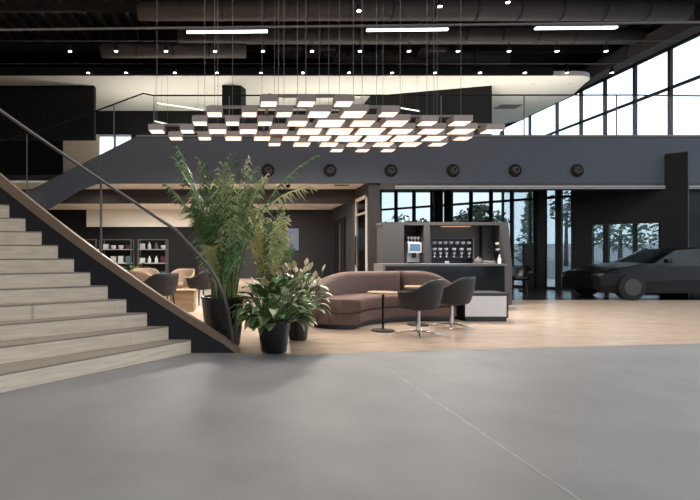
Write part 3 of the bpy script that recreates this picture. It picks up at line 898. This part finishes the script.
def palm(t, zs, specs, mats, r0):
    for i, (az, ln, lean, droop, leaf, mk) in enumerate(specs):
        a = az + random.uniform(-.4, .4); rr_ = r0 * random.uniform(.2, 1)
        base = Vector((rr_ * math.cos(a), rr_ * math.sin(a), zs))
        b = frond_mb(base, az, ln, lean, droop, leaf)
        b.build('frond', M[mk], t)
random.seed(21)
t = thing('potted_palm', 'tall potted areca palm in a large black pot at the stair toe', 'plant', (xat(223, 6.36), 6.38, 0))
pot_part(t, .285, .62)
sp = []
for i in range(40):
    az = 2 * PI * i / 40 + random.uniform(-.3, .3)
    ln = random.uniform(1.0, 1.85)
    lean = random.uniform(.0, .12)
    sp.append((az, ln, lean, random.uniform(.15, .65), random.uniform(.3, .46), 'palm' if random.random() < .7 else 'palm_y'))
for i in range(14):   # short inner leaves fill the lower half
    az = random.uniform(0, 2 * PI)
    sp.append((az, random.uniform(.6, 1.1), random.uniform(.02, .16), random.uniform(.3, 1.0), random.uniform(.26, .38), 'palm' if i % 2 else 'palm_y'))
sp += [(R(12), 2.0, .08, 1.5, .3, 'palm_y'), (R(-8), 2.15, .16, .95, .28, 'palm'), (R(178), 2.0, .06, .45, .4, 'palm'), (R(165), 1.95, .1, .6, .38, 'palm'), (R(185), 1.6, .08, .8, .3, 'palm')]
palm(t, .56, sp, None, .16)
for i in range(34):
    a = random.uniform(0, 2 * PI); rr_ = .15 * random.random() + .03
    MB().tube([(rr_ * math.cos(a), rr_ * math.sin(a), .56), (rr_ * 1.15 * math.cos(a), rr_ * 1.3 * math.sin(a), random.uniform(1.0, 1.6))], [.011, .006], 7).build('stem', M['stem'], t)
t = thing('potted_palm', 'shorter yellowish potted palm behind the flowering plants', 'plant', (xat(270, 6.95), 6.95, 0))
pot_part(t, .165, .42)
sp = []
for i in range(30):
    az = 2 * PI * i / 30 + random.uniform(-.3, .3)
    sp.append((az, random.uniform(.8, 1.45), random.uniform(.0, .09), random.uniform(.15, .6), random.uniform(.2, .3), 'palm_y' if random.random() < .65 else 'palm'))
palm(t, .37, sp, None, .09)
for i in range(6):
    a = random.uniform(0, 2 * PI); rr_ = .08 * random.random() + .02
    MB().tube([(rr_ * math.cos(a), rr_ * math.sin(a), .37), (rr_ * 1.3 * math.cos(a), rr_ * 1.3 * math.sin(a), .8)], [.011, .007], 7).build('stem', M['stem'], t)

def leaf_blade(b, base, az, stemlen, lean, L_, wd, droop):
    d = Vector((math.cos(az), math.sin(az), 0)); side = Vector((-d.y, d.x, 0)); Z = Vector((0, 0, 1))
    p0 = Vector(base); p1 = p0 + (d * math.sin(lean) + Z * math.cos(lean)) * stemlen
    b.tube([p0, (p0 + p1) / 2 + Z * .01, p1], [.005, .004, .003], 4)
    n = 6; prev = None; p = p1.copy(); ang = lean + .2
    for i in range(n + 1):
        f = i / n
        wv = wd * math.sin(PI * (f * .92 + .06)) ** .75 * (1 - .25 * f)
        nrm = (d * math.cos(ang) * -1 + Z * math.sin(ang))
        l, c, r = p - side * wv + nrm * wv * .25, p.copy(), p + side * wv + nrm * wv * .25
        cur = [b.bm.verts.new(v) for v in (l, c, r)]
        if prev:
            b.bm.faces.new([prev[0], prev[1], cur[1], cur[0]]); b.bm.faces.new([prev[1], prev[2], cur[2], cur[1]])
        prev = cur
        p = p + (d * math.sin(ang) + Z * math.cos(ang)) * (L_ / n)
        ang += droop / n
def flower(t, base, az, lean, h):
    d = Vector((math.cos(az), math.sin(az), 0)); Z = Vector((0, 0, 1)); side = Vector((-d.y, d.x, 0))
    p0 = Vector(base); p1 = p0 + (d * math.sin(lean) + Z * math.cos(lean)) * h
    b = MB(); b.tube([p0, (p0 + p1) / 2, p1], .004, 5); stm = b.build('flower_stem', M['stem'], t)
    b = MB(); prev = None
    for i in range(6):
        f = i / 5; wv = .036 * math.sin(PI * (f * .9 + .08))
        p = p1 + Z * (.1 * f) + d * (-.02 + .05 * f * f)
        cur = [b.bm.verts.new(v) for v in (p - side * wv + d * wv * .5, p, p + side * wv + d * wv * .5)]
        if prev:
            b.bm.faces.new([prev[0], prev[1], cur[1], cur[0]]); b.bm.faces.new([prev[1], prev[2], cur[2], cur[1]])
        prev = cur
    b.build('flower', M['petal'], t, smooth=True)
def lily(loc, label, r, h, nl, nf, spread, hmin, hmax, fh):
    t = thing('flowering_plant', label, 'plant', loc, 0, 'flowering plants')
    pot_part(t, r, h)
    for mk, frac in (('lily', .68), ('lily_v', .32)):
        b = MB()
        for i in range(int(nl * frac)):
            az = random.uniform(0, 2 * PI)
            f = random.random()
            leaf_blade(b, (r * .5 * random.random() * math.cos(az), r * .5 * random.random() * math.sin(az), h - .06), az, hmin + (hmax - hmin) * (1 - f) + .05, .12 + spread * f ** .8, random.uniform(.17, .28), random.uniform(.045, .078), random.uniform(.8, 1.9))
        b.build('foliage', M[mk], t, smooth=True)
    for i in range(nf):
        az = random.uniform(0, 2 * PI)
        flower(t, (.06 * math.cos(az), .06 * math.sin(az), h - .05), az, random.uniform(.1, .75), fh * random.uniform(.6, 1.1))
    return t
random.seed(5)
lily((xat(274, 5.91), 5.92, 0), 'bushy white-flowering plant in a black pot before the palms', .2, .375, 170, 24, 1.2, .16, .38, .5)
lily((xat(298, 6.75), 6.75, 0), 'white-flowering plant in a small pot against the sofa end', .16, .36, 90, 34, .9, .14, .42, .66)
# plant in the shop area and beside the racks
lily((xat(136, 13.0), 13.0, 0), 'low leafy plant before the display racks behind the stair glass', .22, .3, 60, 0, 1.0, .2, .5, .3)

# ============================================================ SHOP AREA, REAR
tv = thing('wall_screen', 'pale blue wall screen on the dark rear wall behind the palm', 'screen', ((xat(284, 22.95)), 22.95, zat(251, 22.95)))
MB().box(-.72, .70, -.03, .04, 0, 1.06).build('frame', M['black'], tv)
MB().box(-.70, .68, -.036, -.031, .02, 1.04).build('display', M['screen'], tv)

def rack(x0, x1, y, ztop, label):
    t = thing('display_rack', label, 'rack', ((x0 + x1) / 2, y, 0), 0, 'display racks')
    h = (x1 - x0) / 2
    for sx in (-h, h):
        for dy in (0, .4): MB().box(sx - .018, sx + .018, dy - .018, dy + .018, 0, ztop).build('post', M['rail_grey'], t)
    for z in (.35, .82, 1.27): MB().box(-h + .02, h - .02, -.01, .41, z, z + .03).build('shelf', M['slot'], t)
    MB().box(-h + .02, h - .02, -.015, .015, ztop - .03, ztop).build('top_bar', M['rail_grey'], t)
    MB().box(-h + .02, h - .02, .38, .4, .36, ztop - .04).build('back_panel', M['black'], t)
    return t
RY = 16.2
RX = ((70, 96), (101, 131), (138, 166))
names = ['left-behind', '', '']
rl_ = ['display rack mostly hidden by the stair stringer', 'display rack with coloured goods behind the stair glass post', 'display rack with pale goods nearest the beige chairs']
random.seed(9)
which = ['hidden', 'middle', 'near']
rname = ['rack half hidden by the stringer', 'rack behind the glass post', 'rack nearest the beige chairs']
for j, (a, c) in enumerate(RX):
    x0, x1 = xat(a, RY), xat(c, RY)
    rack(x0, x1, RY, 1.62, rl_[j])
    for s_, z in enumerate((.381, .851, 1.301)):
        for i in range(4):
            x = x0 + (x1 - x0) * (i + .5) / 4
            k = random.random()
            mk = random.choice(['ceramic', 'ceramic', 'panelwhite', 'teal', 'magenta', 'edge', 'black'])
            lv = ('bottom', 'middle', 'top')[s_]
            colr = {'ceramic': 'white', 'panelwhite': 'pale', 'teal': 'teal', 'magenta': 'plum', 'edge': 'grey', 'black': 'black'}[mk]
            if k < .45:
                o = MB().box(-.08, .08, -.07, .07, 0, random.uniform(.1, .24)).build('carton', M[mk], loc=(x, RY + .17, z), bevel=.006)
                tag(o, f'{colr} carton, {ORD[i]} item on the {lv} shelf of the {rname[j]}', 'box', 'goods on the racks')
            elif k < .75:
                o = MB().lathe([(.05, 0), (.055, .01), (.055, .13), (.02, .18), (.02, .22)], 14).build('bottle', M[mk], loc=(x, RY + .17, z), smooth=True)
                tag(o, f'{colr} bottle, {ORD[i]} item on the {lv} shelf of the {rname[j]}', 'bottle', 'goods on the racks')
            else:
                o = MB().lathe([(.04, 0), (.075, .03), (.085, .12), (.075, .12), (.05, .03)], 16).build('bowl', M[mk], loc=(x, RY + .17, z), smooth=True)
                tag(o, f'{colr} bowl, {ORD[i]} item on the {lv} shelf of the {rname[j]}', 'bowl', 'goods on the racks')

# ============================================================= CAR (dark, right)
car = thing('car', 'low black car parked beyond the wood floor near the dark glazing', 'car', (11.0, 13.15, 0))
def body_section(x, half, zlo, zmid, ztop, tw):
    return [Vector((x, -half * .96, zlo)), Vector((x, -half, zmid * .6)), Vector((x, -half * .97, zmid)), Vector((x, -half * tw, ztop)), Vector((x, 0, ztop + .02)),
            Vector((x, half * tw, ztop)), Vector((x, half * .97, zmid)), Vector((x, half, zmid * .6)), Vector((x, half * .96, zlo))]
secs = [(-2.15, .6, .28, .5, .58, .8), (-2.05, .74, .2, .58, .68, .8), (-1.6, .82, .18, .68, .8, .82), (-.9, .84, .17, .78, .9, .84), (-.2, .84, .17, .84, .94, .86),
        (.9, .84, .17, .86, .96, .86), (1.6, .84, .18, .86, .98, .84), (2.05, .78, .25, .78, .9, .8), (2.2, .66, .35, .62, .74, .8)]
MB().rings([body_section(*s) for s in secs]).build('body', M['carpaint'], car, smooth=False, bevel=.02)
cs = [(-.75, .70, .9, .92), (-.05, .58, .92, 1.28), (.7, .56, .94, 1.32), (1.3, .58, .94, 1.22), (1.75, .66, .94, .97)]
MB().rings([[Vector((x, -.72, z0 - .02)), Vector((x, -hf, z1 - .04)), Vector((x, -hf * .7, z1)), Vector((x, hf * .7, z1)), Vector((x, hf, z1 - .04)), Vector((x, .72, z0 - .02))] for x, hf, z0, z1 in cs]).build('cabin', M['carglass'], car)
for x in (-1.35, 1.4):
    for y in (-.76, .76):
        wh = MB().rings([[Vector((x + r_ * math.cos(2 * PI * k / 20), y + dy, .33 + r_ * math.sin(2 * PI * k / 20))) for k in range(20)] for r_, dy in ((.24, -.11), (.33, -.1), (.33, .1), (.24, .11))]).build('wheel', M['tyre'], car)
        MB().rings([[Vector((x + r_ * math.cos(2 * PI * k / 20), y + dy, .33 + r_ * math.sin(2 * PI * k / 20))) for k in range(20)] for r_, dy in ((.21, -.118), (.21, .118))]).build('rim', M['steel'], wh)
for y in (-.58, .58): MB().box(-2.10, -1.92, y - .12, y + .12, .58, .66).build('headlight', M['headlight'], car, bevel=.02)
MB().box(-.55, -.4, -.92, -.8, .92, 1.02).build('side_mirror', M['carpaint'], car, bevel=.02)
# dark information stand
t = thing('info_stand', 'slim dark stand before the glazing beside the round column', 'stand', (xat(528, 15.2), 15.2, 0))
MB().box(-.14, .14, -.06, .06, .05, 1.45).build('body', M['mullion'], t, bevel=.01)
MB().box(-.2, .2, -.16, .16, 0, .05).build('base', M['mullion'], t)

# ============================================================ TREES OUTSIDE
def leafy(name, loc, label, h, trunk, blobs, mk, n):
    t = thing(name, label, 'tree', loc, 0, 'trees outside')
    MB().tube([(0, 0, 0), (.05, 0, trunk)], [.2, .1], 8).build('trunk', M['bark'], t)
    b = MB()
    for _ in range(n):
        bx_ = random.choice(blobs)
        while True:
            v = Vector((random.uniform(-1, 1), random.uniform(-1, 1), random.uniform(-1, 1)))
            if v.length < 1: break
        p = Vector((bx_[0] + v.x * bx_[3], bx_[1] + v.y * bx_[3], bx_[2] + v.z * bx_[4]))
        u = Vector((random.uniform(-1, 1), random.uniform(-1, 1), random.uniform(-1, 1))).normalized(); q = u.orthogonal().normalized()
        s_ = random.uniform(.15, .32)
        b.face([p - u * s_, p - q * s_ * .5, p + u * s_, p + q * s_ * .5])
    b.build('foliage', M[mk], t); return t
random.seed(3)
TY = 46
def tp(px): return (xat(px, TY), TY, -.05)
leafy('pine_tree', tp(480), 'spreading dark tree outside, seen over the coffee bar cabinet', 5.6, 4.6, [(0, 0, 4.7, 2.1, .75), (-1, 0, 4.3, 1.6, .5), (1.2, 0, 4.1, 1.5, .6), (0, 0, 5.2, 1.0, .5)], 'tree', 900)
cone = [(0, 0, .8 + .55 * i, 1.55 * (1 - i / 11.5), .5) for i in range(11)]
leafy('conifer', tp(530), 'pale green conifer outside beside the round black column', 6.6, 5.5, cone, 'conifer', 1100)
leafy('tree', tp(400), 'thin bare-looking tree outside, over the plain cabinet door', 5.0, 3.6, [(0, 0, 4.0, 1.7, .7), (1.8, 0, 3.9, 1.2, .5)], 'tree', 160)
leafy('tree', tp(566), 'tree outside seen through the narrow slit in the dark wall', 7.5, 5.0, [(0, 0, 5.5, 1.4, 2.0)], 'tree', 420)
leafy('tree', (xat(620, 40), 40, -.05), 'tree outside seen in the opening behind the black car', 5.5, 3.0, [(0, 0, 2.8, 3.2, 1.6)], 'conifer', 700)
b = MB(); b.box(-30, 30, 0, 8, 0, 2.6); tag(b.build('building', M['building'], loc=(45, 75, -.05)), 'pale low building across the street behind the trees', 'building')

# ==================================================================== ADDED AREA LIGHTS
def area(loc, size, power, col=(1, .95, .9), rot=(0, 0, 0), shape='DISK', sy=None):
    l = bpy.data.lights.new('added_light', 'AREA'); l.energy = power; l.size = size; l.shape = shape; l.color = col
    if sy: l.size_y = sy
    o = bpy.data.objects.new('added_light', l); COL.objects.link(o); o.location = loc; o.rotation_euler = rot
    return o
for x in (-6, -1, 4, 9):  # fill lights without fixtures, added above the view to brighten the hall floor
    for y in (-4, 5.5, 8.2):
        area((x, y, 8.4), .6, 115)
for x in (-1, 1.7, 4.4): area((x, 10.3, 3.6), .8, 165, (1, .92, .83))
for x in (-4.5, -1.5, 1.5): area((x, 14.7, 3.05), .3, 14, (1, .93, .86)); area((x, 20.0, 3.05), .5, 140, (1, .95, .9))
for x in (-3.4, -1, 1.4, 3.8, 6.2, 8.6, 11): area((x, 18.6 if x < 8 else 17.4, 4.37), .5, 62, (1, .94, .84), (PI, 0, 0))  # hidden upward lights added behind the balcony front to brighten the white ceiling
